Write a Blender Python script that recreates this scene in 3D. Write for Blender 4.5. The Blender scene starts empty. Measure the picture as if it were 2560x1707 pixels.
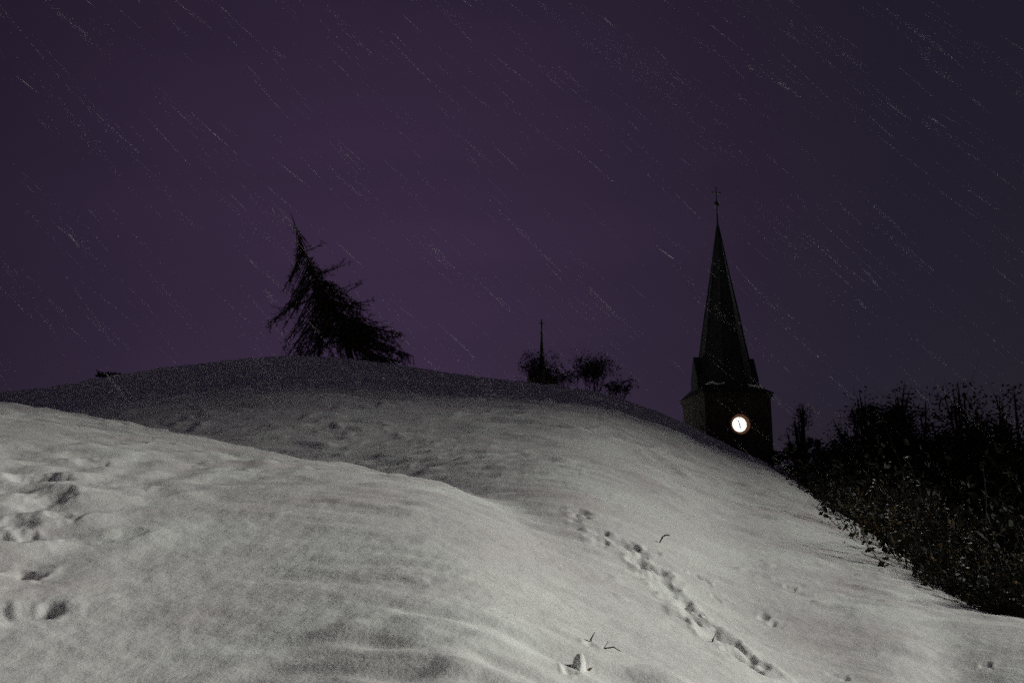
import bpy, math, random
import numpy as np
from mathutils import Vector, Matrix

R_ = math.radians
sc = bpy.context.scene
col = sc.collection
rng = random.Random(7)
nrng = np.random.default_rng(11)

# ------------------------------------------------------------------ camera
CAM_Z, PITCH, FPX = 1.6, R_(12.0), 35.0 / 36.0 * 2560.0
cam_data = bpy.data.cameras.new("camera")
cam_data.lens, cam_data.sensor_width = 35.0, 36.0
cam_data.clip_start, cam_data.clip_end = 0.05, 5000.0
cam = bpy.data.objects.new("camera", cam_data)
col.objects.link(cam)
cam.location = (0, 0, CAM_Z)
cam.rotation_euler = (R_(90) + PITCH, 0, 0)
sc.camera = cam

# ------------------------------------------------------------------ light
SUN_PHI, SUN_EL = R_(-20.0), R_(27.0)     # low, from the right
to_sun = Vector((math.cos(SUN_PHI) * math.cos(SUN_EL), -math.sin(SUN_PHI) * math.cos(SUN_EL), math.sin(SUN_EL)))
world = bpy.data.worlds.new("World")
sc.world = world
world.use_nodes = True
wt = world.node_tree
wt.nodes.clear()


def wn(kind, **kw):
    n = wt.nodes.new(kind)
    for k, v in kw.items():
        setattr(n, k, v)
    return n


w_out = wn('ShaderNodeOutputWorld')
w_sky = wn('ShaderNodeTexSky')
w_sky.sky_type = 'NISHITA'
w_sky.sun_disc = False
w_sky.sun_elevation = SUN_EL
w_sky.sun_rotation = R_(90) + SUN_PHI
w_bg1 = wn('ShaderNodeBackground')
w_bg1.inputs['Strength'].default_value = 0.0007
wt.links.new(w_sky.outputs[0], w_bg1.inputs['Color'])
# snow clouds lit from below by the town beyond the hill: a broad violet glow
w_tc = wn('ShaderNodeTexCoord')
w_dot = wn('ShaderNodeVectorMath', operation='DOT_PRODUCT')
GA, GE = R_(-7.0), R_(15.0)
w_dot.inputs[1].default_value = (math.sin(GA) * math.cos(GE), math.cos(GA) * math.cos(GE), math.sin(GE))
wt.links.new(w_tc.outputs['Generated'], w_dot.inputs[0])
w_max = wn('ShaderNodeMath', operation='MAXIMUM')
w_max.inputs[1].default_value = 0.0
wt.links.new(w_dot.outputs['Value'], w_max.inputs[0])
w_pow = wn('ShaderNodeMath', operation='POWER')
w_pow.inputs[1].default_value = 16.0
wt.links.new(w_max.outputs[0], w_pow.inputs[0])
w_noise = wn('ShaderNodeTexNoise')
w_noise.inputs['Scale'].default_value = 3.0
w_noise.inputs['Detail'].default_value = 5.0
w_map = wn('ShaderNodeMapping')          # wind-drawn cloud: long slanting wisps
w_map.inputs['Rotation'].default_value = (0, R_(-45), 0)
w_map.inputs['Scale'].default_value = (.55, 2.0, 4.2)
wt.links.new(w_tc.outputs['Generated'], w_map.inputs['Vector'])
wt.links.new(w_map.outputs[0], w_noise.inputs['Vector'])
w_mr = wn('ShaderNodeMapRange')
w_mr.inputs['To Min'].default_value = 0.62
w_mr.inputs['To Max'].default_value = 1.38
wt.links.new(w_noise.outputs[0], w_mr.inputs['Value'])
w_mul = wn('ShaderNodeMath', operation='MULTIPLY')
wt.links.new(w_pow.outputs[0], w_mul.inputs[0])
wt.links.new(w_mr.outputs[0], w_mul.inputs[1])
w_mix = wn('ShaderNodeMix', data_type='RGBA')
w_mix.inputs[6].default_value = (0.0058, 0.0038, 0.0080, 1)
w_mix.inputs[7].default_value = (0.0212, 0.0113, 0.0278, 1)
wt.links.new(w_mul.outputs[0], w_mix.inputs[0])
w_bg2 = wn('ShaderNodeBackground')
w_bg2.inputs['Strength'].default_value = 1.0
wt.links.new(w_mix.outputs[2], w_bg2.inputs['Color'])
w_add = wn('ShaderNodeAddShader')
wt.links.new(w_bg1.outputs[0], w_add.inputs[0])
wt.links.new(w_bg2.outputs[0], w_add.inputs[1])
wt.links.new(w_add.outputs[0], w_out.inputs['Surface'])

sun_data = bpy.data.lights.new("sun", 'SUN')
sun_data.energy = 5.0
sun_data.angle = R_(22.0)
sun_data.color = (1.0, 1.0, 0.92)
sun = bpy.data.objects.new("sun", sun_data)
col.objects.link(sun)
sun.rotation_euler = (-to_sun).to_track_quat('-Z', 'Y').to_euler()

sc.cycles.use_denoising = False          # the grain of a night exposure stays in
sc.cycles.use_adaptive_sampling = False
sc.view_settings.view_transform = 'Standard'
sc.view_settings.look = 'None'
sc.view_settings.exposure = 0.8
sc.view_settings.gamma = 1.0
sc.view_settings.use_curve_mapping = False


# ------------------------------------------------------------------ helpers
def tag(o, label=None, cat=None, group=None, kind=None):
    if label: o['label'] = label
    if cat: o['category'] = cat
    if group: o['group'] = group
    if kind: o['kind'] = kind
    return o


def empty(name, loc, rz=0.0):
    o = bpy.data.objects.new(name, None)
    o.empty_display_size = 0.2
    o.location = loc
    o.rotation_euler = (0, 0, rz)
    col.objects.link(o)
    return o


class MB:
    def __init__(self):
        self.v, self.f = [], []

    def box(self, c, s, rot=None):
        n = len(self.v)
        for dz in (-.5, .5):
            for dx, dy in ((-.5, -.5), (.5, -.5), (.5, .5), (-.5, .5)):
                p = Vector((dx * s[0], dy * s[1], dz * s[2]))
                if rot: p = rot @ p
                self.v.append((p.x + c[0], p.y + c[1], p.z + c[2]))
        for f in ((3, 2, 1, 0), (4, 5, 6, 7), (0, 1, 5, 4), (1, 2, 6, 5), (2, 3, 7, 6), (3, 0, 4, 7)):
            self.f.append(tuple(n + i for i in f))

    def tube(self, pts, rad, sides=4):
        pts = [Vector(p) for p in pts]
        n0 = len(self.v)
        for i, p in enumerate(pts):
            d = (pts[min(i + 1, len(pts) - 1)] - pts[max(i - 1, 0)])
            d = d.normalized() if d.length > 1e-9 else Vector((0, 0, 1))
            a = d.cross(Vector((0.31, 0.17, 0.94)))
            if a.length < 1e-3: a = d.cross(Vector((1, 0, 0)))
            a.normalize()
            b = d.cross(a)
            for k in range(sides):
                t = 2 * math.pi * k / sides
                q = p + (a * math.cos(t) + b * math.sin(t)) * rad[i]
                self.v.append((q.x, q.y, q.z))
        for i in range(len(pts) - 1):
            for k in range(sides):
                a0, a1 = n0 + i * sides + k, n0 + i * sides + (k + 1) % sides
                self.f.append((a0, a1, a1 + sides, a0 + sides))
        self.f.append(tuple(n0 + k for k in reversed(range(sides))))
        self.f.append(tuple(n0 + (len(pts) - 1) * sides + k for k in range(sides)))

    def lathe(self, prof, seg=24, c=(0, 0, 0), cap=True):
        n0 = len(self.v)
        for r, z in prof:
            for k in range(seg):
                t = 2 * math.pi * k / seg
                self.v.append((c[0] + r * math.cos(t), c[1] + r * math.sin(t), c[2] + z))
        for i in range(len(prof) - 1):
            for k in range(seg):
                a0, a1 = n0 + i * seg + k, n0 + i * seg + (k + 1) % seg
                self.f.append((a0, a1, a1 + seg, a0 + seg))
        if cap:
            self.f.append(tuple(n0 + k for k in reversed(range(seg))))
            self.f.append(tuple(n0 + (len(prof) - 1) * seg + k for k in range(seg)))

    def leaf(self, p, d, n, L, W):
        """a small pointed leaf folded along its rib"""
        s = d.cross(n)
        if s.length < 1e-4: s = Vector((1, 0, 0))
        s.normalize()
        i = len(self.v)
        m = p + d * (L * .5)
        for q in (p, m + s * W * .5 + n * W * .12, p + d * L, m - s * W * .5 + n * W * .12):
            self.v.append((q.x, q.y, q.z))
        self.f.append((i, i + 1, i + 2))
        self.f.append((i, i + 2, i + 3))

    def blob(self, p, r, sq=(1, 1, 1), rot=0.0):
        """an irregular octahedron, a lump of snow or a flake"""
        i = len(self.v)
        c, s = math.cos(rot), math.sin(rot)
        for dx, dy, dz in ((1, 0, 0), (0, 1, 0), (-1, 0, 0), (0, -1, 0), (0, 0, 1), (0, 0, -1)):
            k = r * rng.uniform(.7, 1.2)
            x, y, z = dx * k * sq[0], dy * k * sq[1], dz * k * sq[2]
            self.v.append((p[0] + x * c - y * s, p[1] + x * s + y * c, p[2] + z))
        for a, b in ((0, 1), (1, 2), (2, 3), (3, 0)):
            self.f.append((i + a, i + b, i + 4))
            self.f.append((i + b, i + a, i + 5))

    def build(self, name, mat, parent=None, smooth=False):
        me = bpy.data.meshes.new(name)
        me.from_pydata(self.v, [], self.f)
        if smooth:
            me.polygons.foreach_set('use_smooth', [True] * len(me.polygons))
        me.update()
        me.materials.append(mat)
        o = bpy.data.objects.new(name, me)
        if parent: o.parent = parent
        if name in ('snow_dusting', 'needles', 'crown', 'leaves', 'withered_leaves', 'branches', 'stems', 'snow_patch'): o['kind'] = 'stuff'
        col.objects.link(o)
        return o


# ------------------------------------------------------------------ materials
def mat_new(name):
    m = bpy.data.materials.new(name)
    m.use_nodes = True
    nt = m.node_tree
    return m, nt, nt.nodes['Principled BSDF']


def mat_plain(name, c1, c2, scale=4.0, rough=.8, bump=0.0, bscale=20.0, island=False, metallic=0.0, spec=.3):
    m, nt, b = mat_new(name)
    b.inputs['Roughness'].default_value = rough
    b.inputs['Metallic'].default_value = metallic
    b.inputs['Specular IOR Level'].default_value = spec
    mix = nt.nodes.new('ShaderNodeMix')
    mix.data_type = 'RGBA'
    mix.inputs[6].default_value = (*c1, 1)
    mix.inputs[7].default_value = (*c2, 1)
    tc = nt.nodes.new('ShaderNodeTexCoord')
    if island:
        g = nt.nodes.new('ShaderNodeNewGeometry')
        nt.links.new(g.outputs['Random Per Island'], mix.inputs[0])
    else:
        nz = nt.nodes.new('ShaderNodeTexNoise')
        nz.inputs['Scale'].default_value = scale
        nz.inputs['Detail'].default_value = 6.0
        nt.links.new(tc.outputs['Object'], nz.inputs['Vector'])
        cr = nt.nodes.new('ShaderNodeMapRange')
        cr.inputs['From Min'].default_value = .3
        cr.inputs['From Max'].default_value = .7
        nt.links.new(nz.outputs[0], cr.inputs['Value'])
        nt.links.new(cr.outputs[0], mix.inputs[0])
    nt.links.new(mix.outputs[2], b.inputs['Base Color'])
    if bump:
        n2 = nt.nodes.new('ShaderNodeTexNoise')
        n2.inputs['Scale'].default_value = bscale
        n2.inputs['Detail'].default_value = 5.0
        nt.links.new(tc.outputs['Object'], n2.inputs['Vector'])
        bp = nt.nodes.new('ShaderNodeBump')
        bp.inputs['Strength'].default_value = bump
        bp.inputs['Distance'].default_value = .05
        nt.links.new(n2.outputs[0], bp.inputs['Height'])
        nt.links.new(bp.outputs[0], b.inputs['Normal'])
    return m


def mat_snow():
    m, nt, b = mat_new('snow')
    b.inputs['Roughness'].default_value = .75
    b.inputs['Specular IOR Level'].default_value = .25
    geo = nt.nodes.new('ShaderNodeNewGeometry')
    n1 = nt.nodes.new('ShaderNodeTexNoise')
    n1.inputs['Scale'].default_value = .9
    n1.inputs['Detail'].default_value = 7.0
    nt.links.new(geo.outputs['Position'], n1.inputs['Vector'])
    cr = nt.nodes.new('ShaderNodeValToRGB')
    cr.color_ramp.elements[0].position = .32
    cr.color_ramp.elements[0].color = (.70, .66, .66, 1)
    cr.color_ramp.elements[1].position = .62
    cr.color_ramp.elements[1].color = (.83, .85, .82, 1)
    nt.links.new(n1.outputs[0], cr.inputs[0])
    # shade under the wood, put into the ground colour by a dark mask
    at = nt.nodes.new('ShaderNodeAttribute')
    at.attribute_name = 'wood_shade'
    mx = nt.nodes.new('ShaderNodeMix')
    mx.data_type = 'RGBA'
    mx.inputs[7].default_value = (.022, .017, .013, 1)
    nt.links.new(at.outputs['Fac'], mx.inputs[0])
    nt.links.new(cr.outputs[0], mx.inputs[6])
    nt.links.new(mx.outputs[2], b.inputs['Base Color'])
    # fine granular relief
    n2 = nt.nodes.new('ShaderNodeTexNoise')
    n2.inputs['Scale'].default_value = 26.0
    n2.inputs['Detail'].default_value = 6.0
    n2.inputs['Roughness'].default_value = .65
    nt.links.new(geo.outputs['Position'], n2.inputs['Vector'])
    bp = nt.nodes.new('ShaderNodeBump')
    bp.inputs['Strength'].default_value = .3
    bp.inputs['Distance'].default_value = .03
    nt.links.new(n2.outputs[0], bp.inputs['Height'])
    nt.links.new(bp.outputs[0], b.inputs['Normal'])
    return m


M_snow = mat_snow()
M_snowbit = mat_plain('snow_lump', (.74, .73, .72), (.84, .85, .84), 9.0, .8)
M_bark = mat_plain('wet_bark', (.016, .012, .010), (.034, .027, .021), 7.0, .85, .5, 30.0, spec=.15)
M_needle = mat_plain('dark_needles', (.010, .011, .007), (.026, .020, .012), rough=.8, island=True, spec=.1)
M_leaf = mat_plain('dark_leaves', (.013, .016, .010), (.032, .030, .018), rough=.75, island=True, spec=.15)
M_brown = mat_plain('withered_leaves', (.11, .055, .022), (.28, .20, .08), rough=.75, island=True, spec=.2)
M_stone = mat_plain('dark_stone', (.030, .024, .022), (.062, .048, .040), 1.2, .9, .5, 6.0, spec=.15)
M_slate = mat_plain('dark_slate', (.013, .013, .016), (.028, .027, .030), 2.5, .8, .3, 9.0, spec=.12)
M_halo = mat_plain('reddish_halo', (.30, .12, .06), (.42, .19, .10), 5.0, .85, spec=.2)  # reddish colour standing in for the halo around the dial
M_iron = mat_plain('black_iron', (.010, .010, .010), (.02, .018, .016), 8.0, .55, metallic=.3)
M_twig = mat_plain('dead_twig', (.05, .035, .02), (.10, .07, .035), 20.0, .85, spec=.2)

# ------------------------------------------------------------------ noise
_perm = nrng.permutation(4096)
_ga = nrng.uniform(0, 2 * np.pi, 4096)


def perlin(x, y, seed=0):
    xi, yi = np.floor(x).astype(np.int64), np.floor(y).astype(np.int64)
    xf, yf = x - xi, y - yi
    u, v = xf * xf * xf * (xf * (xf * 6 - 15) + 10), yf * yf * yf * (yf * (yf * 6 - 15) + 10)

    def g(ix, iy, dx, dy):
        h = _perm[(_perm[(ix + seed * 131) & 4095] + iy) & 4095]
        a = _ga[h]
        return np.cos(a) * dx + np.sin(a) * dy
    a = g(xi, yi, xf, yf) * (1 - u) + g(xi + 1, yi, xf - 1, yf) * u
    b = g(xi, yi + 1, xf, yf - 1) * (1 - u) + g(xi + 1, yi + 1, xf - 1, yf - 1) * u
    return (a * (1 - v) + b * v) * 1.5


def sstep(a, b, x):
    t = np.clip((x - a) / (b - a), 0, 1)
    return t * t * (3 - 2 * t)


def smax(a, b, k):
    h = np.clip(.5 + .5 * (a - b) / k, 0, 1)
    return b * (1 - h) + a * h + k * h * (1 - h)


# ------------------------------------------------------------------ terrain
def ray(px, py):
    """direction through a point of the photograph (2560 wide), used only to read bearings and heights"""
    u, v = (px - 1280) / FPX, (853.5 - py) / FPX
    return Vector((u, math.cos(PITCH) - v * math.sin(PITCH), math.sin(PITCH) + v * math.cos(PITCH)))


def az_tan(px, py):
    d = ray(px, py)
    h = math.hypot(d.x, d.y)
    return math.degrees(math.atan2(d.x, d.y)), d.z / h


# far hill: bearing, slope of the line of sight to the crest, distance of the crest, curvature
B_ctrl = [(0, 985, 44, 3.9), (150, 968, 44, 3.9), (300, 938, 44, 3.8), (450, 916, 45, 3.7), (600, 899, 46, 3.5), (750, 890, 47, 3.25),
          (900, 902, 48, 2.75), (1050, 922, 48, 2.25), (1200, 945, 48, 1.76), (1360, 962, 48, 1.52), (1480, 980, 46, 1.5),
          (1560, 1000, 45, 1.55), (1640, 1030, 43, 1.55), (1720, 1066, 40, 1.6), (1830, 1122, 36, 1.6), (1922, 1163, 31, 1.6),
          (2000, 1205, 26, 1.6), (2047, 1254, 22.5, 1.6), (2104, 1293, 19.5, 1.6), (2187, 1345, 15.5, 1.7),
          (2285, 1413, 12.5, 2.0), (2362, 1467, 10.6, 2.5), (2404, 1512, 9.3, 3.1), (2450, 1526, 8.8, 3.6),
          (2504, 1543, 8.5, 4.0), (2560, 1554, 8.2, 4.5), (2750, 1585, 7.5, 6.0)]
A_ctrl = [(0, 1012, 20), (104, 1023, 19.3), (220, 1039, 18.3), (298, 1055, 17.4), (387, 1072, 16.4), (506, 1090, 15),
          (600, 1116, 13.8), (700, 1136, 12.5), (889, 1171, 10.8), (1042, 1198, 9.8), (1144, 1226, 9.2), (1212, 1252, 8.8),
          (1400, 1358, 8.2), (1700, 1490, 7.6), (2100, 1690, 7.2), (2560, 1880, 7.0)]
_b = [(*az_tan(p[0], p[1]), p[2], p[3]) for p in B_ctrl]
_b = [(-180, .0, 20, 3), (-60, .12, 42, 3.2)] + _b + [(60, -.2, 6.5, 5.0), (110, -.25, 6, 4.0), (180, .0, 20, 3)]
_a = [(*az_tan(p[0], p[1]), p[2]) for p in A_ctrl]
_a = [(-180, -.1, 9), (-90, .1, 24), (-45, .14, 26)] + _a + [(60, -.3, 6), (180, -.1, 9)]
TB, TA = np.array(_b), np.array(_a)
SP, CP = math.sin(SUN_PHI), math.cos(SUN_PHI)


def smooth_tab(T, n=103):
    """resample a control table finely and round its corners"""
    x = np.linspace(-180, 180, 7201)
    out = [x]
    for j in range(1, T.shape[1]):
        y = np.interp(x, T[:, 0], T[:, j])
        k = np.hanning(n); k /= k.sum()
        out.append(np.convolve(np.pad(y, n // 2, mode='edge'), k, 'valid'))
    return out


SB, SA = smooth_tab(TB), smooth_tab(TA, 241)


def base_height(x, y):
    r = np.hypot(x, y)
    th = np.degrees(np.arctan2(x, y))
    eB, RB, kB = (np.interp(th, SB[0], SB[j]) for j in (1, 2, 3))
    eA, RA = (np.interp(th, SA[0], SA[j]) for j in (1, 2))
    d = r - RB
    zB = CAM_Z + eB * r - kB / RB ** 2 * d * d * np.where(d > 0, 3.0, 1.0)
    d = r - RA
    zA = CAM_Z + eA * r - 1.6 / RA ** 2 * d * d * np.where(d > 0, 1.6, 1.0)
    z = smax(zA, zB, .14)
    fl = 3.0 - 7.5 * sstep(2, 14, th) * (1 - sstep(70, 130, th)) + 1.2 * perlin(x / 40, y / 40, 3)
    z = z + (smax(z, fl + 0 * z, 1.5) - z) * sstep(0, 9, r - np.maximum(RB, 7))
    # added hillside out of view on the right, shaped to shade everything far
    c, t = x * SP + y * CP, x * CP - y * SP
    shade_bank = 150 * sstep(105, 150, t + 6 * perlin(x / 30, y / 30, 5)) * SHADE_BANK(c)
    return z + shade_bank


def SHADE_BANK(c):  # reach of the added shading hillside
    return sstep(-18, 4, c) * (1 - sstep(88, 108, c))


def hole_list():
    H = []
    for px, py, s, dp in FOOT:
        p = ground_at(px, py)
        H.append((p.x, p.y, s, dp))
    return H


def to_ground(px, py, hf):
    d = ray(px, py)
    r = np.linspace(2.5, 70, 9000)
    h = math.hypot(d.x, d.y)
    X, Y, Z = d.x / h * r, d.y / h * r, CAM_Z + d.z / h * r
    below = np.nonzero(hf(X, Y) > Z)[0]
    i = below[0] if len(below) else -1
    return Vector((float(X[i]), float(Y[i]), float(Z[i])))


def ground_at(px, py):
    return to_ground(px, py, base_height)


# footprints and broken snow: a trodden line right of centre, a cluster at the left edge (photo positions, size m, depth m)
FOOT = []
_path = [(1440, 1290), (1500, 1340), (1560, 1385), (1640, 1440), (1690, 1495), (1740, 1545), (1800, 1590), (1850, 1620), (1890, 1660)]
_fr = random.Random(3)
for i in range(len(_path) - 1):
    nk = 3 if i < 2 else 6
    for k in range(nk):
        t = (k + _fr.random() * .6) / nk
        x = _path[i][0] * (1 - t) + _path[i + 1][0] * t
        y = _path[i][1] * (1 - t) + _path[i + 1][1] * t
        w = 24 if (i < 2 or k % 3 == 0) else 7
        FOOT.append((x + _fr.uniform(-w, w), y + _fr.uniform(-w, w) * .45, _fr.uniform(.045, .095), _fr.uniform(.03, .075)))
for x, y, s, dp in [(88, 1196, .17, .20), (120, 1242, .13, .10), (60, 1262, .22, .08), (222, 1153, .12, .07), (150, 1292, .10, .07),
                    (15, 1335, .14, .14), (45, 1300, .12, .09), (55, 1418, .08, .12), (98, 1512, .09, .09),
                    (5, 1520, .08, .08), (112, 1065, .16, .10), (60, 1120, .2, .06), (645, 1074, .16, .08),
                    (1455, 1303, .07, .06), (1478, 1600, .035, .025), (1800, 1505, .04, .03), (1752, 1455, .05, .05), (2283, 1462, .045, .05),
                    (1985, 1478, .03, .03), (1625, 1388, .05, .035), (310, 1330, .09, .04), (1910, 1548, .05, .04), (1932, 1562, .04, .04),
                    (1428, 1668, .030, .03), (2100, 1690, .04, .03), (2470, 1670, .03, .025)]:
    FOOT.append((x, y, s, dp))
HOLES = hole_list()


def height(x, y):
    z = base_height(x, y)
    r = np.hypot(x, y)
    # wind-packed snow: long low drifts across the slope, then smaller ripples on them
    wx = x + .7 * perlin(x / 2.3, y / 2.3, 21)
    wy = y + .35 * perlin(x / 1.9, y / 1.9, 22) + .22 * x
    d = .05 * perlin(x / 5.0, y / 3.2, 1)
    s1 = perlin(wx / 1.9, wy / .55, 2)
    s2 = perlin(wx / .95, wy / .25, 3)
    s3 = perlin(wx / .30, wy / .12, 4)
    patch = .45 + .9 * sstep(-.25, .45, perlin(x / 2.8, y / 2.2, 6))
    d += .019 * s1 * (.3 + .7 * sstep(4, 10, r)) + .016 * s2 * (.4 + .8 * patch) + .007 * s3 * patch
    lump = np.clip(perlin(x / .42, y / .30, 8) - .28, 0, 1)
    d += .04 * lump * patch
    d += .0055 * perlin(x / .21, y / .11, 15) * patch + .003 * perlin(x / .085, y / .06, 16) * (1.6 - patch)
    d += .030 * np.clip(perlin(x / .17, y / .14, 17) - .36, 0, 1) * sstep(-.1, .5, perlin(x / 1.6, y / 1.2, 18))
    far = sstep(6, 20, r)
    d += far * (.05 * perlin(wx / 1.9, wy / .95, 12) + .085 * np.clip(perlin(wx / .95, wy / .7, 13) - .22, 0, 1) + .085 * np.clip(perlin(wx / .52, wy / .36, 14) - .2, 0, 1))
    left = sstep(-1.2, -3.2, x) * sstep(12, 8, r)
    d += left * .05 * perlin(x / .38, y / .38, 9)
    z = z + d * sstep(.8, 3, r) * sstep(160, 60, r)
    wxh = x + .06 * perlin(x / .16, y / .16, 41) + .03 * perlin(x / .06, y / .06, 43)
    wyh = y + .06 * perlin(x / .16, y / .16, 42) + .03 * perlin(x / .06, y / .06, 44)
    for i, (hx, hy, s, dp) in enumerate(HOLES):
        m = (x - hx) ** 2 + (y - hy) ** 2 < 30 * s * s
        if m.any():
            a = i * 2.4
            u, v = wxh[m] - hx, wyh[m] - hy
            p, q = u * math.cos(a) + v * math.sin(a), -u * math.sin(a) + v * math.cos(a)
            e = 1.0 + .5 * ((i * 37) % 10) / 10
            qq = (p * p / e + q * q * e) / (s * s)
            dp = dp * (.42 if hx < -1.5 else .5)
            z[m] += -dp * np.exp(-qq) + dp * .30 * np.exp(-(np.sqrt(qq) - 1.6) ** 2 / .3)
    return z


def hz(x, y):
    return float(height(np.array([float(x)]), np.array([float(y)]))[0])


def build_ground():
    az = [np.arange(-34, 34, .056), np.arange(34, 180, 1.2)[0:], np.arange(-180, -34, 1.2)]
    az = np.concatenate([az[2], az[0], az[1]])
    rr = [0.4, .8, 1.3, 1.8, 2.3, 2.8]
    r = 3.1
    while r < 62:
        rr.append(r); r += max(.012, r * .0052)
    while r < 900:
        rr.append(r); r *= 1.06
    rr = np.array(rr)
    A, Rr = np.meshgrid(np.radians(az), rr)
    X, Y = (np.sin(A) * Rr).ravel(), (np.cos(A) * Rr).ravel()
    Z = height(X, Y)
    nc, nr = len(az), len(rr)
    V = np.stack([X, Y, Z], 1)
    V = np.vstack([V, [[0, 0, float(height(np.array([0.]), np.array([0.]))[0])]]])
    i = np.arange(nr - 1)[:, None] * nc
    j = np.arange(nc)[None, :]
    j2 = (j + 1) % nc
    F = np.stack([i + j, i + j2, i + nc + j2, i + nc + j], 2)[:, :, ::-1].reshape(-1, 4)
    T = np.stack([np.full(nc, nc * nr), (np.arange(nc) + 1) % nc, np.arange(nc)], 1)[:, ::-1]
    me = bpy.data.meshes.new('snowy_hill')
    me.vertices.add(len(V))
    me.vertices.foreach_set('co', V.astype(np.float32).ravel())
    nl = F.size + T.size
    me.loops.add(nl)
    me.loops.foreach_set('vertex_index', np.concatenate([F.ravel(), T.ravel()]).astype(np.int32))
    me.polygons.add(len(F) + len(T))
    st = np.concatenate([np.arange(len(F)) * 4, F.size + np.arange(len(T)) * 3])
    me.polygons.foreach_set('loop_start', st.astype(np.int32))
    me.polygons.foreach_set('use_smooth', np.ones(len(st), bool))
    me.update(calc_edges=True)
    me.validate()
    th = np.degrees(np.arctan2(X, Y))
    RB = np.interp(th, SB[0], SB[2])
    rad = np.hypot(X, Y)
    lit = sstep(.4, 1.6, rad - RB + .5 * perlin(X / .7, Y / .7, 31)) * sstep(15.5, 17.5, th) * sstep(150, 120, th)  # where the ground is darkened for shade under the wood
    attr = me.attributes.new('wood_shade', 'FLOAT', 'POINT')
    attr.data.foreach_set('value', np.append(lit, 0).astype(np.float32))
    me.materials.append(M_snow)
    o = bpy.data.objects.new('snowy_hill', me)
    col.objects.link(o)
    tag(o, 'snow-covered hillside with wind ripples and a trodden line of footprints', kind='structure')
    return o


build_ground()


def crest_point(px, beyond=0.0):
    """a point on the ground at the bearing of photo column px, `beyond` metres behind the far crest"""
    a = np.interp(px, [p[0] for p in B_ctrl], [az_tan(p[0], p[1])[0] for p in B_ctrl])
    Rc = np.interp(a, SB[0], SB[2]) + beyond
    x, y = Rc * math.sin(R_(a)), Rc * math.cos(R_(a))
    return Vector((x, y, hz(x, y)))


def at(px, py, dist):
    """world point seen at a place of the photo, at horizontal distance dist"""
    d = ray(px, py)
    k = dist / math.hypot(d.x, d.y)
    return Vector((d.x * k, d.y * k, CAM_Z + d.z * k))


# ------------------------------------------------------------------ church
def octagon(w, z, off=0.0):
    """octagon of across-flats width w"""
    r = w / 2 / math.cos(math.pi / 8)
    return [(r * math.cos(math.pi / 8 + k * math.pi / 4), r * math.sin(math.pi / 8 + k * math.pi / 4), z) for k in range(8)]


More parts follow.
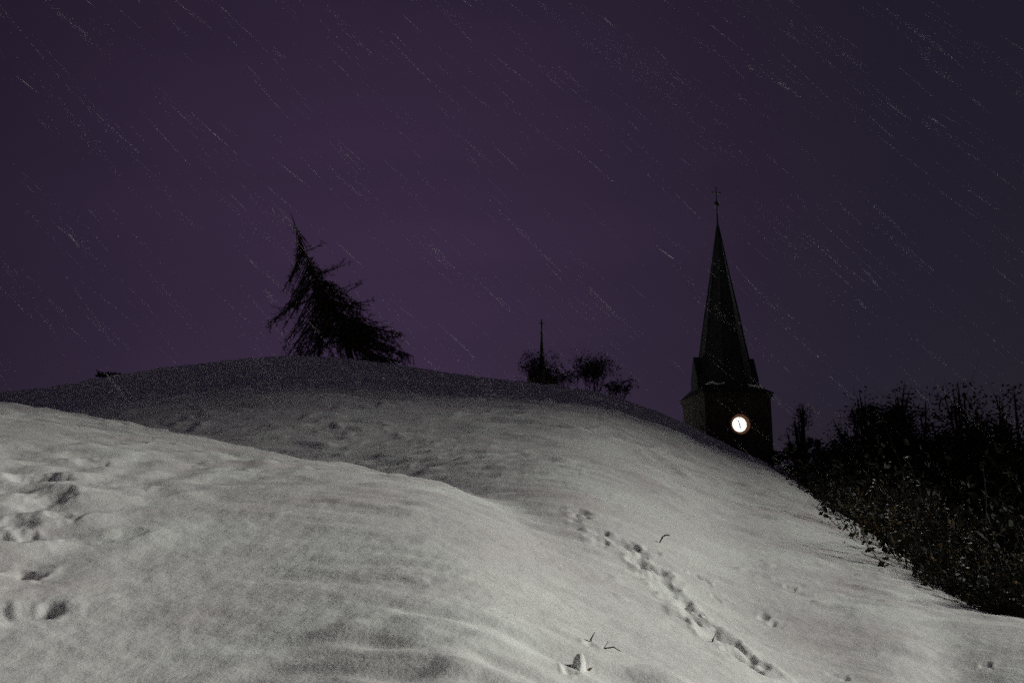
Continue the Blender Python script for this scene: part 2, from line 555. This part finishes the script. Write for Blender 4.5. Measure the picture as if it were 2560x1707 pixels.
def church():
    D = 95.0
    fc = at(1848, 1061, D - 2.6)                 # centre of the clock
    yaw = R_(8.6)
    S = 6.3
    nrm = Vector((math.sin(yaw), -math.cos(yaw), 0))
    ctr = Vector((fc.x, fc.y, 0)) - nrm * (S / 2)
    gz = hz(ctr.x, ctr.y)
    root = empty('church_tower', (ctr.x, ctr.y, gz), yaw)
    tag(root, 'dark stone church tower with pointed spire and glowing clock below the hill', 'church')
    top = 15.75 - gz
    h = S / 2
    b = MB()
    b.box((0, 0, top / 2 - 1.0), (S, S, top + 2.0))
    wall = b.build('wall', M_stone, root)
    c = MB()
    c.box((0, 0, top + .06), (S + .36, S + .36, .28))
    c.box((0, 0, top - .14), (S + .18, S + .18, .16))
    c.build('cornice', M_stone, root)
    s = MB()
    s.box((0, 0, top - 5.6), (S + .14, S + .14, .22))
    s.build('string_course', M_stone, root)
    # roof skirt from the square eaves to the eight-sided spire
    z0, z1, zt = top + .2, top + 1.35, 33.0 - gz
    e = h + .36
    k = MB()
    oc = octagon(5.15, z1)
    sq = [(e, e, z0), (-e, e, z0), (-e, -e, z0), (e, -e, z0)]
    k.v += oc + sq
    # octagon verts: 0 (22.5) 1 (67.5) 2 (112.5) ...
    k.f += [(0, 8, 1), (2, 9, 3), (4, 10, 5), (6, 11, 7), (1, 8, 9, 2), (3, 9, 10, 4), (5, 10, 11, 6), (7, 11, 8, 0), (11, 10, 9, 8)]
    skirt = k.build('roof_skirt', M_slate, root)
    p = MB()
    lv = [(5.15, z1), (4.62, z1 + 1.35), (2.9, z1 + (zt - z1) * .445), (1.4, z1 + (zt - z1) * .735), (.16, zt)]
    for w, z in lv: p.v += octagon(w, z)
    for i in range(len(lv) - 1):
        for j in range(8):
            p.f.append((i * 8 + j, i * 8 + (j + 1) % 8, i * 8 + 8 + (j + 1) % 8, i * 8 + 8 + j))
    p.f.append(tuple(range(len(lv) * 8 - 8, len(lv) * 8)))
    spire = p.build('spire', M_slate, root)
    # ridge rolls on the spire arrises
    for j in range(8):
        q = MB()
        q.tube([Vector(octagon(w + .04, z)[j]) for w, z in lv], [.07, .07, .06, .05, .03], 5)
        q.build('ridge_roll', M_slate, spire)
    # gablets at the foot of the spire on the four sides
    for a in range(4):
        g = MB()
        w, zb, zp, d0, d1 = .95, z1 - .75, z1 + 2.7, 3.02, 1.6
        rot = Matrix.Rotation(a * math.pi / 2, 3, 'Z')
        pts = [(-w, -d0, zb), (w, -d0, zb), (w, -d0, zb + 1.2), (0, -d0, zp), (-w, -d0, zb + 1.2)]
        pts += [(x, -d1, z) for x, _, z in pts]
        g.v = [tuple(rot @ Vector(q)) for q in pts]
        g.f = [(4, 3, 2, 1, 0), (5, 6, 7, 8, 9), (0, 1, 6, 5), (1, 2, 7, 6), (2, 3, 8, 7), (3, 4, 9, 8), (4, 0, 5, 9)]
        go = g.build('gablet', M_slate, root)
    # snow lodged on the roof skirt either side of the front gablet
    for sx, x0, x1, y0 in ((-1, 1.15, 2.65, -2.6), (1, 1.2, 2.4, -2.75)):
        m = MB()
        for i in range(9):
            x = sx * (x0 + (x1 - x0) * i / 8)
            yy = y0 - rng.uniform(.1, .35)
            zz = z0 + (e + yy) * (z1 - z0) / (e - 2.575) + .05
            m.blob((x, yy, zz), rng.uniform(.22, .4), (1, .9, .4), rng.random())
        m.build('snow_patch', M_snowbit, skirt)
    # finial
    fi = MB()
    fi.lathe([(.13, zt - .6), (.10, zt + .5), (.05, zt + 1.9), (.045, zt + 3.9)], 8)
    f = fi.build('finial_rod', M_iron, spire)
    fb = MB()
    fb.lathe([(.02, -.27), (.16, -.22), (.26, -.08), (.27, .05), (.2, .19), (.06, .27)], 14, (0, 0, zt + 2.25))
    fb.build('finial_ball', M_iron, spire, True)
    fk = MB()
    fk.box((0, 0, zt + 3.42), (.78, .1, .1))
    for sx in (-1, 1): fk.lathe([(.02, -.1), (.1, -.03), (.1, .03), (.02, .1)], 8, (sx * .39, 0, zt + 3.42))
    fk.lathe([(.02, -.12), (.11, -.03), (.11, .03), (.02, .12)], 8, (0, 0, zt + 3.9))
    fk.build('finial_cross', M_iron, spire)
    # clock
    cz = fc.z - gz
    ck = empty('clock', (0, -h, cz))
    ck.parent = root
    m, nt, bs = mat_new('lit_dial')
    bs.inputs['Base Color'].default_value = (.85, .88, .84, 1)
    bs.inputs['Emission Color'].default_value = (.93, 1.0, .93, 1)
    nz = nt.nodes.new('ShaderNodeTexNoise')
    nz.inputs['Scale'].default_value = 3.5
    tcn = nt.nodes.new('ShaderNodeTexCoord')
    nt.links.new(tcn.outputs['Object'], nz.inputs['Vector'])
    mr = nt.nodes.new('ShaderNodeMapRange')
    mr.inputs['To Min'].default_value = .65
    mr.inputs['To Max'].default_value = 1.25
    nt.links.new(nz.outputs[0], mr.inputs['Value'])
    nt.links.new(mr.outputs[0], bs.inputs['Emission Strength'])
    seg = 40
    dl = MB()
    dl.lathe([(.66, -.04), (.66, .04)], seg)
    dial = dl.build('dial', m, ck)
    dial.rotation_euler = (R_(90), 0, 0)
    dial.location = (0, -.06, 0)
    rg = MB()
    rg.lathe([(.67, -.1), (.67, .06), (.80, .20), (.90, .34), (.97, .32), (.99, -.1)], seg, cap=False)  # flared ring added to catch the dial's light as a halo
    ring = rg.build('halo_ring', M_halo, ck)
    ring.rotation_euler = (R_(90), 0, 0)
    ring.location = (0, -.02, 0)
    for i in range(12):
        t = i * math.pi / 6
        q = MB()
        q.box((0, 0, 0), (.05 if i % 3 else .075, .012, .13), None)
        o = q.build('hour_mark', M_iron, ck)
        o.location = (.57 * math.sin(t), -.115, .57 * math.cos(t))
        o.rotation_euler = (0, t, 0)
    for nm, L, W, ang in (('hour_hand', .42, .10, 174), ('minute_hand', .58, .075, 338)):
        q = MB()
        t = R_(ang)
        q.v = [(-W / 2, 0, -.1), (W / 2, 0, -.1), (W / 2 * 1.2, 0, L * .7), (0, 0, L), (-W / 2 * 1.2, 0, L * .7)]
        q.v += [(x, -.012, z) for x, y, z in q.v]
        q.f = [(0, 1, 2, 3, 4), (9, 8, 7, 6, 5)] + [(i, (i + 1) % 5 + 0, (i + 1) % 5 + 5, i + 5) for i in range(5)]
        o = q.build(nm, M_iron, ck)
        o.location = (0, -.125 if nm[0] == 'h' else -.142, 0)
        o.rotation_euler = (0, t, 0)
    # arched windows low on the front and left faces
    for a, off in ((0, 0), (3, 0)):
        rot = Matrix.Rotation(a * math.pi / 2, 3, 'Z')
        w = MB()
        zb = top - 9.6
        n = 8
        arc = [(.62 * math.cos(math.pi * i / n), zb + 1.9 + .62 * math.sin(math.pi * i / n)) for i in range(n + 1)]
        pr = [(-.62, zb)] + [(.62, zb)] + arc
        pr = [(.62, zb)] + arc + [(-.62, zb)]
        i0 = 0
        w.v = [tuple(rot @ Vector((x, -h - .03, z))) for x, z in pr] + [tuple(rot @ Vector((x, -h + .3, z))) for x, z in pr]
        L_ = len(pr)
        w.f = [tuple(range(L_))] + [(i, (i + 1) % L_, (i + 1) % L_ + L_, i + L_) for i in range(L_)]
        w.build('window', M_iron, root)
    return root


church()


def far_church():
    D = 88.0
    f_ = D / 130 * 1.3
    b = at(1355, 962, D)
    tipz = at(1356, 836, D).z
    gz = hz(b.x, b.y)
    root = empty('church_spire', (b.x, b.y, gz), R_(20))
    tag(root, 'small slender far-off church spire behind the crest bushes', 'church')
    zw = at(1355, 944, D).z - gz
    m = MB()
    m.box((0, 0, zw / 2 - .5), (2.4 * f_, 2.4 * f_, zw + 1))
    m.build('wall', M_stone, root)
    p = MB()
    zt = tipz - gz
    lv = [(2.7, zw), (1.2, zw + .6), (.66, zw + 1.2), (.42, zw + (zt - zw) * .55), (.16, zt)]
    lv = [(w * f_, z) for w, z in lv]
    for w, z in lv: p.v += octagon(w, z)
    for i in range(len(lv) - 1):
        for j in range(8):
            p.f.append((i * 8 + j, i * 8 + (j + 1) % 8, i * 8 + 8 + (j + 1) % 8, i * 8 + 8 + j))
    p.f += [tuple(range(len(lv) * 8 - 8, len(lv) * 8)), tuple(reversed(range(8)))]
    sp = p.build('spire', M_slate, root)
    f = MB()
    f.lathe([(.09, zt - .2), (.07, zt + 1.4)], 6)
    f.lathe([(.03, -.2), (.2, 0), (.03, .2)], 8, (0, 0, zt + .1))
    f.box((0, 0, zt + 1.0), (.55, .09, .09))
    f.build('finial', M_iron, sp)


far_church()


# ------------------------------------------------------------------ vegetation
def rv(s=1.0):
    return Vector((rng.gauss(0, s), rng.gauss(0, s), rng.gauss(0, s)))


def leaning_conifer():
    base = crest_point(880, 2.6)
    D = math.hypot(base.x, base.y)
    px = D / FPX * 1.01                                    # metres per photo pixel at the tree
    aim = at(880, 905, D)
    root = empty('conifer_tree', base)
    tag(root, 'leaning dark conifer with drooping branches on the snowy crest', 'tree')
    path = [(892, 960), (876, 895), (845, 800), (812, 745), (790, 705), (772, 665), (750, 620), (730, 572), (716, 532), (709, 515)]
    zoff = aim.z - base.z
    P = [Vector(((x - 880) * px, rng.uniform(-.05, .05), (905 - y) * px + zoff)) for x, y in path]
    P[0].z = min(P[0].z, -.4)
    t = MB()
    t.tube(P, [.19, .17, .14, .12, .105, .085, .06, .04, .022, .01], 7)
    t.build('trunk', M_bark, root, True)
    br, fo = MB(), MB()

    def sample(s):
        f = s * (len(P) - 1)
        i = min(int(f), len(P) - 2)
        return P[i].lerp(P[i + 1], f - i)

    def spray(p, d, L, dens):
        """a twig with needle tufts"""
        d = d.normalized()
        q = p + d * L * .5 + Vector((0, 0, -.06 * L))
        e = p + d * L + Vector((0, 0, -.18 * L))
        br.tube([p, q, e], [.012, .009, .004], 3)
        n = max(4, int(L * 30 * dens))
        for i in range(n):
            s = rng.random()
            c = p.lerp(q, s * 2) if s < .5 else q.lerp(e, s * 2 - 1)
            dd = (d * .7 + rv(.55)).normalized()
            fo.leaf(c, dd, rv().normalized(), rng.uniform(.08, .19), rng.uniform(.025, .055))

    def branch(p, d, L, droop, up, dens):
        pts = [p]
        N = 6
        cur = d.normalized()
        for i in range(N):
            s = (i + 1) / N
            cur = (cur + Vector((0, 0, -droop * .30 + up * .5 * s * s)) + rv(.07)).normalized()
            pts.append(pts[-1] + cur * L / N)
        r0 = .012 + .012 * L
        br.tube(pts, [r0 * (1 - .8 * i / N) for i in range(N + 1)], 4)
        for i in range(int(L * 9 * dens) + 3):
            s = rng.uniform(.15, 1.0)
            f = s * N
            k = min(int(f), N - 1)
            c = pts[k].lerp(pts[k + 1], f - k)
            ax = (pts[k + 1] - pts[k]).normalized()
            sd = (ax * .75 + rv(.55) + Vector((0, 0, -.35 * droop))).normalized()
            spray(c, sd, rng.uniform(.22, .55) * (1.1 - .5 * s) * (.6 + .2 * L), dens)

    def pt(x, y, dy=0.0):
        return Vector(((x - 880) * px, dy, (905 - y) * px + zoff))

    def trunk_at(y):
        z = (905 - y) * px + zoff
        return min((sample(k / 90) for k in range(91)), key=lambda q: abs(q.z - z))

    def to_tip(tip, rise, droop, up, dens):
        st = trunk_at((905 - (tip.z - zoff) / px) - rise)
        d = tip - st
        branch(st, d.normalized() + Vector((0, 0, droop * .55 - up * .10)), d.length * 1.06, droop, up, dens)

    # left side: sparse boughs hanging steeply down to the left
    for i in range(74):
        y = 600 + 300 * ((i + rng.random()) / 74) ** .8
        k = (y - 600) / 296
        x = 742 - 45 * min(1, (y - 600) / 110) + rng.uniform(-8, 34)
        if i % 2: x = x + (trunk_at(y).x / px + 880 - x) * rng.uniform(.1, .95)
        to_tip(pt(x, y, rng.gauss(0, .9) * k), 55 + 95 * k * rng.uniform(.6, 1.1), .35, .0, .26 + .5 * k * rng.random())
    # right side: dense, tips turning up, spreading to the snow
    for i in range(84):
        u = (i + rng.random()) / 84
        y = 640 + 272 * u ** .8
        lim = 792 + (y - 660) * 1.0
        x = trunk_at(y).x / px + 880
        x = x + (lim - x) * (rng.uniform(.35, 1.0) if i % 6 else rng.uniform(1.0, 1.22))
        to_tip(pt(x, y, rng.gauss(0, 1.2) * (.3 + u)), rng.uniform(-8, 75) * (.3 + u), .30, .32, .6 + .35 * u)
    # toward and away from the viewer
    for i in range(26):
        y = 660 + 240 * rng.random() ** .7
        u = (y - 660) / 240
        x = trunk_at(y).x / px + 880 + rng.uniform(-110, 40) * u
        to_tip(pt(x, y, rng.choice((-1, 1)) * rng.uniform(.4, 1.0) * (.5 + 2.2 * u)), 30 + 50 * u, .4, .1, 1.0)
    for i in range(24):
        y = rng.uniform(858, 908)
        to_tip(pt(rng.uniform(748, 900), y, rng.uniform(-1.6, .6)), rng.uniform(40, 110), .3, .05, .9)
    # the thin whip of a top with a few short side shoots
    for x, y, rise in ((795, 600, -18), (770, 640, 10), (742, 655, 30), (735, 640, 30), (868, 645, -42), (850, 660, -20), (905, 705, -45), (925, 745, -30), (960, 800, -20), (985, 838, -14), (890, 720, -10), (720, 560, 10), (748, 580, -8)):
        to_tip(pt(x, y, rng.uniform(-.3, .3)), rise, .15, .25, .45)
    br.build('branches', M_bark, root)
    fo.build('needles', M_needle, root)


leaning_conifer()


def grow(br, tips, p, d, L, r, depth, spread, up):
    n = 3
    pts = [p]
    cur = d.normalized()
    for i in range(n):
        cur = (cur + rv(.16) + Vector((0, 0, up * .12))).normalized()
        pts.append(pts[-1] + cur * L / n)
    br.tube(pts, [r * (1 - .5 * i / n) for i in range(n + 1)], 5 if depth > 1 else 3)
    tips.append((pts[-1], cur, depth))
    if depth <= 0: return
    for k in range(rng.choice((3, 3, 4))):
        s = rng.uniform(.45, 1.0) * n
        i = min(int(s), n - 1)
        c = pts[i].lerp(pts[i + 1], s - i)
        nd = (cur + rv(spread)).normalized()
        grow(br, tips, c, nd, L * rng.uniform(.55, .8), r * .5, depth - 1, spread, up)


def leafy_tree(loc, H, W, label, nleaf=5200, bare=.0, group=None, snow=40):
    """broad dark tree: trunk, limbs, crown of leaf-sized faces gathered in uneven clumps"""
    root = empty('tree', loc, rng.uniform(0, 6))
    tag(root, label, 'tree', group)
    t, br, cr, sn = MB(), MB(), MB(), MB()
    th = H * .32
    pts = [Vector((0, 0, -.5)), Vector((rng.uniform(-.1, .1), 0, th * .5)), Vector((rng.uniform(-.25, .25), rng.uniform(-.2, .2), th)),
           Vector((rng.uniform(-.4, .4), rng.uniform(-.3, .3), H * .8))]
    t.tube(pts, [H * .032, H * .026, H * .021, H * .006], 8)
    t.build('trunk', M_bark, root, True)
    tips = []
    for i in range(11):
        s = rng.uniform(.25, .95)
        p = pts[1].lerp(pts[3], s)
        a = rng.uniform(0, 2 * math.pi)
        grow(br, tips, p, Vector((math.cos(a), math.sin(a), .55)), min(W * rng.uniform(.30, .46) * (1.15 - .5 * s), (H - p.z) * .42), H * .011, 2, .5, .3)
    clumps = []
    for i in range(80):
        z = rng.uniform(.10, 1.0)
        prof = math.sin(math.pi * min(1, (.12 + z * .88)) ** 1.1) ** .7
        a, q = rng.uniform(0, 2 * math.pi), math.sqrt(rng.uniform(.1, 1)) * W * .46 * prof
        clumps.append((Vector((q * math.cos(a), q * math.sin(a), z * H * .93)), W * rng.uniform(.08, .17)))
    for c, r in clumps:                     # a limb out to every clump
        a = pts[1].lerp(pts[3], min(.95, max(.05, (c.z / H - .25) * 1.1)))
        mid = a.lerp(c, .55) + Vector((0, 0, -.06 * W)) + rv(.03 * W)
        br.tube([a, mid, c, c + (c - mid) * .3], [H * .009, H * .006, H * .003, .004], 4)
        for k in range(7):
            br.tube([c.lerp(mid, .3 * rng.random()), c + rv(.55) * r], [.012, .004], 3)
    br.build('branches', M_bark, root)
    clumps += [(p, W * .05) for p, c, d in tips if d <= 1]
    for i in range(int(nleaf * 2.2)):
        c, r = rng.choice(clumps)
        q = rv(.42)
        p = c + q * (r * min(1.0, .75 / max(.01, q.length)))
        cr.leaf(p, rv().normalized(), rv().normalized(), rng.uniform(.11, .20), rng.uniform(.06, .11))
    cr.build('crown', M_leaf, root)
    if snow:
        for i in range(snow):
            p, c, d = rng.choice(tips)
            sn.blob(p + rv(.15), rng.uniform(.03, .07), (1.3, .9, .5), rng.random() * 3)
        sn.build('snow_dusting', M_snowbit, root)
    return root


tree_spec = [
    (2005, 985, 62, 4.6, 'narrow dark tree just right of the clock tower', 4200),
    (2062, 1034, 52, 6.0, 'low dark tree in the notch of the black treeline', 3600),
    (2150, 958, 50, 7.5, 'dark tree at the left end of the tall black wood', 5200),
    (2255, 932, 47, 8.5, 'tallest dark tree of the black wood, second from its left end', 6000),
    (2385, 945, 43, 8.5, 'tall dark tree in the middle of the black wood', 6200),
    (2520, 935, 40, 9.0, 'tall dark tree of the wood at the right edge of the photo', 6200),
    (2125, 1100, 36, 5.5, 'shorter dark tree in front of the wood behind the snow edge', 4200),
    (2245, 1080, 31, 5.5, 'short dark tree above the snow-dusted hedge', 4600),
    (2385, 1085, 27, 5.5, 'dark leafy tree over the right part of the hedge', 5200),
    (2540, 1080, 24, 5.5, 'nearest dark tree at the right edge above the hedge', 5200),
]
for px_, py_, D_, W_, lab_, nl_ in tree_spec:
    tp = at(px_, py_, D_)
    gz_ = hz(tp.x, tp.y)
    leafy_tree((tp.x, tp.y, gz_), tp.z - gz_, W_, lab_, nl_, snow=0 if D_ > 40 else 14, group='black trees of the wood')


def shrub(name, loc, H, W, label, stems=9, leaves=260, brown=0, snow=60, depth=2, leafmat=None, ls=1.0, group=None, lean=(0, 0)):
    root = empty(name, loc)
    tag(root, label, 'bush', group)
    br, lf, bl, sn = MB(), MB(), MB(), MB()
    tips = []
    for i in range(stems):
        a = rng.uniform(0, 2 * math.pi)
        q = rng.random() ** .6
        o = Vector((math.cos(a) * q * W * .22, math.sin(a) * q * W * .22, -.15))
        d = Vector((math.cos(a) * q * W / H * .55 + lean[0], math.sin(a) * q * W / H * .55 + lean[1], 1))
        grow(br, tips, o, d, H * rng.uniform(.36, .52), .005 + .006 * H, depth, .45, .5)
    br.build('stems', M_bark, root)
    for i in range(leaves):
        p, c, d = rng.choice(tips)
        lf.leaf(p + rv(.035 * H), rv().normalized(), rv().normalized(), rng.uniform(.06, .11) * ls, rng.uniform(.035, .06) * ls)
    if leaves: lf.build('leaves', leafmat or M_leaf, root)
    for i in range(brown):
        p, c, d = rng.choice(tips)
        bl.leaf(p + rv(.03 * H), rv().normalized(), rv().normalized(), rng.uniform(.03, .065), rng.uniform(.015, .035))
    if brown: bl.build('withered_leaves', M_brown, root)
    # snow lying in short runs along the twigs
    for i in range(snow):
        p, c, d = rng.choice(tips)
        for k in range(rng.choice((1, 1, 2, 4))):
            q = p - c * (.05 * k) + rv(.008)
            sn.blob(q + Vector((0, 0, .012)), rng.uniform(.008, .022), (1.5, 1.0, .6), rng.random() * 3)
    if snow: sn.build('snow_dusting', M_snowbit, root)
    return root


# bushes on the crest
for px_, w_, h_, be_, lab_, lv_ in (
        (1338, 2.0, 1.7, 1.4, 'low dark bush at the foot of the far spire', 700),
        (1476, 2.4, 2.1, 1.2, 'larger rounded dark bush on the crest right of the far spire', 1100),
        (1408, 1.5, 1.1, 1.2, 'thin low bush between the two crest bushes', 200),
        (1545, 1.5, 1.0, 1.2, 'small trailing bush where the crest starts to fall right', 350),
        (268, 2.4, .18, .5, 'flat dark bush on the dim left shoulder of the hill', 260)):
    shrub('bush', crest_point(px_, be_), h_ + .25, w_, lab_, 18, int(lv_ * 2.2), 0, 0, leafmat=M_needle, group='bushes on the crest', ls=1.2)

# hedge along the foot of the right-hand edge of the snow
hedge = [
    (2010, 1.6, 1.5, 1.0, 'small twiggy bush at the far end of the hedge', 120, 0, 14),
    (2075, 1.5, 1.6, 1.0, 'bush with snowy twigs above the bend of the snow edge', 300, 6, 40),
    (2140, 1.4, 1.5, 1.1, 'dark bush with long snow-dusted arching twigs', 400, 20, 40),
    (2215, 1.1, 1.4, 1.2, 'hedge bush with rusty withered leaves spilling on the snow', 360, 380, 60),
    (2290, 1.0, 1.4, 1.1, 'hedge bush full of snow specks and brown leaves', 420, 260, 80),
    (2360, 1.0, 1.3, 1.0, 'dense hedge bush overhanging the snow with tan leaves', 560, 220, 60),
    (2430, .9, 1.2, .9, 'low hedge bush with yellowish leaves at the snow rim', 560, 160, 34),
    (2500, .9, 1.2, .9, 'dark hedge bush near the right edge with few snow spots', 640, 50, 22),
    (2570, .8, 1.2, .9, 'dark hedge bush cut by the right edge of the photo', 640, 30, 16),
]
for px_, be_, w_, h_, lab_, lv_, bn_, sn_ in hedge:
    shrub('hedge_bush', crest_point(px_, be_ * .8), h_, w_, lab_, 15, int(lv_ * 1.8), int(bn_ * 1.5), int(sn_ * 1.2), group='hedge along the snow edge', ls=.6)
back = [
    (2080, 4.5, 2.4, 2.2, 'dim back-row bush at the left end, behind the snowy hedge', 900, 6, 16),
    (2190, 4.0, 2.4, 2.1, 'dim back-row bush behind the rusty hedge bush', 1100, 14, 26),
    (2290, 3.6, 2.4, 2.0, 'dim back-row bush with scattered snow flecks mid hedge', 1200, 16, 40),
    (2390, 3.4, 2.4, 2.0, 'dim back-row bush with pale flecks right of mid hedge', 1300, 20, 34),
    (2490, 3.2, 2.3, 2.0, 'dim back-row bush last but one from the right edge', 1300, 20, 20),
    (2570, 3.0, 2.2, 2.0, 'dim back-row bush at the very right edge', 1300, 10, 12),
]
for px_, be_, w_, h_, lab_, lv_, bn_, sn_ in back:
    q = crest_point(px_, be_)
    q2 = crest_point(px_, 0)
    shrub('hedge_bush', q, h_ + max(0, (q2.z - q.z) * .75), w_, lab_, 16, lv_, bn_, sn_, group='hedge along the snow edge', ls=1.2)


# ------------------------------------------------------------------ small things on the snow
def twig(px, py, pts, r, label, leaf=False):
    p = to_ground(px, py, height)
    root = empty('twig', p)
    tag(root, label, 'twig')
    m = MB()
    m.tube([Vector(q) for q in pts], [r] * (len(pts) - 1) + [r * .5], 5)
    m.tube([Vector(pts[1]), Vector(pts[1]) + Vector((.02, .01, .03))], [r * .7, r * .3], 4)
    m.build('stalk', M_twig, root)
    if leaf:
        l = MB()
        for i in range(1):
            l.leaf(Vector(pts[-1]) + rv(.012), rv().normalized(), rv().normalized(), .014, .008)
        l.build('dead_leaf', M_brown, root)


twig(1652, 1357, [(-.02, 0, -.05), (-.005, 0, .012), (.02, .01, .05), (.045, 0, .062), (.07, 0, .058)], .006, 'dark hooked twig poking out of the snow above the footprints')
twig(1477, 1603, [(0, 0, -.05), (0, 0, .01), (.012, 0, .03)], .004, 'tiny brown stalk in a dent left of the trodden line')
twig(1988, 1480, [(0, 0, -.05), (0, 0, .012), (-.008, 0, .03)], .004, 'tiny brown stalk alone right of the trodden line', True)
twig(1780, 1604, [(0, 0, -.05), (.004, 0, .012), (.01, 0, .022)], .004, 'tiny dark stalk beside the lower end of the footprints')
twig(1522, 1625, [(-.04, 0, -.01), (-.02, 0, .008), (.02, -.005, .014), (.05, -.01, -.004)], .003, 'thin bent straw lying on the snow near the bottom edge')


def snow_chunk():
    p = to_ground(1442, 1672, height)
    root = empty('snow_chunk', p)
    tag(root, 'upright chunk of snow with a brown leaf near the bottom edge', 'snow')
    m = MB()
    prof = [(.034, -.05), (.032, .0), (.027, .02), (.025, .030), (.021, .040), (.016, .050), (.011, .055), (.003, .057)]
    m.lathe(prof, 14)
    for i, v in enumerate(m.v):
        k = 1 + .20 * math.sin(i * 2.3) + rng.uniform(-.22, .22)
        m.v[i] = (v[0] * k * .85 + v[2] * .25, v[1] * k * 1.3, v[2])
    m.build('snow', M_snowbit, root, True)
    l = MB()
    for i in range(3):
        l.leaf(Vector((.04, -.03, .0)) + rv(.006), Vector((1, -.2, .4)).normalized(), rv().normalized(), .02, .012)
    l.build('leaf', M_brown, root)


snow_chunk()


# ------------------------------------------------------------------ falling snow, every flake at rest in the air
def falling_snow():
    wind = Vector((.70, -.10, -.72)).normalized()
    m = MB()
    n = 0
    while n < 1050:
        dist = 3.2 + 13 * rng.random() ** 1.2
        a = R_(rng.uniform(-33, 33))
        el = R_(rng.uniform(-1, 36))
        p = Vector((math.sin(a) * dist, math.cos(a) * dist, CAM_Z + dist * math.tan(el)))
        n += 1
        if p.z < hz_fast(p.x, p.y) + .35: continue
        w = (wind + rv(.06)).normalized()
        g = .35 + dist / 9
        L = rng.uniform(.12, .75) * (.3 + dist / 10)
        thick = .0022 * g * rng.choice((1, 1, 1, 2.2, 4.0))
        r = rng.uniform(.00058, .00105) * g
        for j in range(int(rng.uniform(50, 130))):
            m.blob(p + w * (L * rng.gauss(0, .27)) + rv(thick), r * rng.uniform(.6, 1.3), (1, 1, .6), rng.random() * 3)
    for i in range(26):                     # loose wide gusts close by
        dist = rng.uniform(2.4, 4.5)
        a, el = R_(rng.uniform(-30, 30)), R_(rng.uniform(6, 34))
        p = Vector((math.sin(a) * dist, math.cos(a) * dist, CAM_Z + dist * math.tan(el)))
        w = (wind + rv(.05)).normalized()
        for j in range(260):
            m.blob(p + w * rng.gauss(0, .12) + rv(.008), rng.uniform(.00025, .0005), (1, 1, .6), 0)
    for i in range(1500):
        dist = 3.5 + 14 * rng.random()
        a, el = R_(rng.uniform(-34, 34)), R_(rng.uniform(-2, 36))
        q = Vector((math.sin(a) * dist, math.cos(a) * dist, CAM_Z + dist * math.tan(el)))
        if q.z < hz_fast(q.x, q.y) + .1: continue
        m.blob(q, rng.uniform(.0005, .0010) * (.45 + dist / 12), (1, 1, .6), rng.random() * 3)
    o = m.build('falling_snow', M_snowbit)
    tag(o, 'fine snowflakes driven slantwise through the night air', kind='stuff')


def hz_fast(x, y):
    return float(base_height(np.array([x]), np.array([y]))[0])


falling_snow()
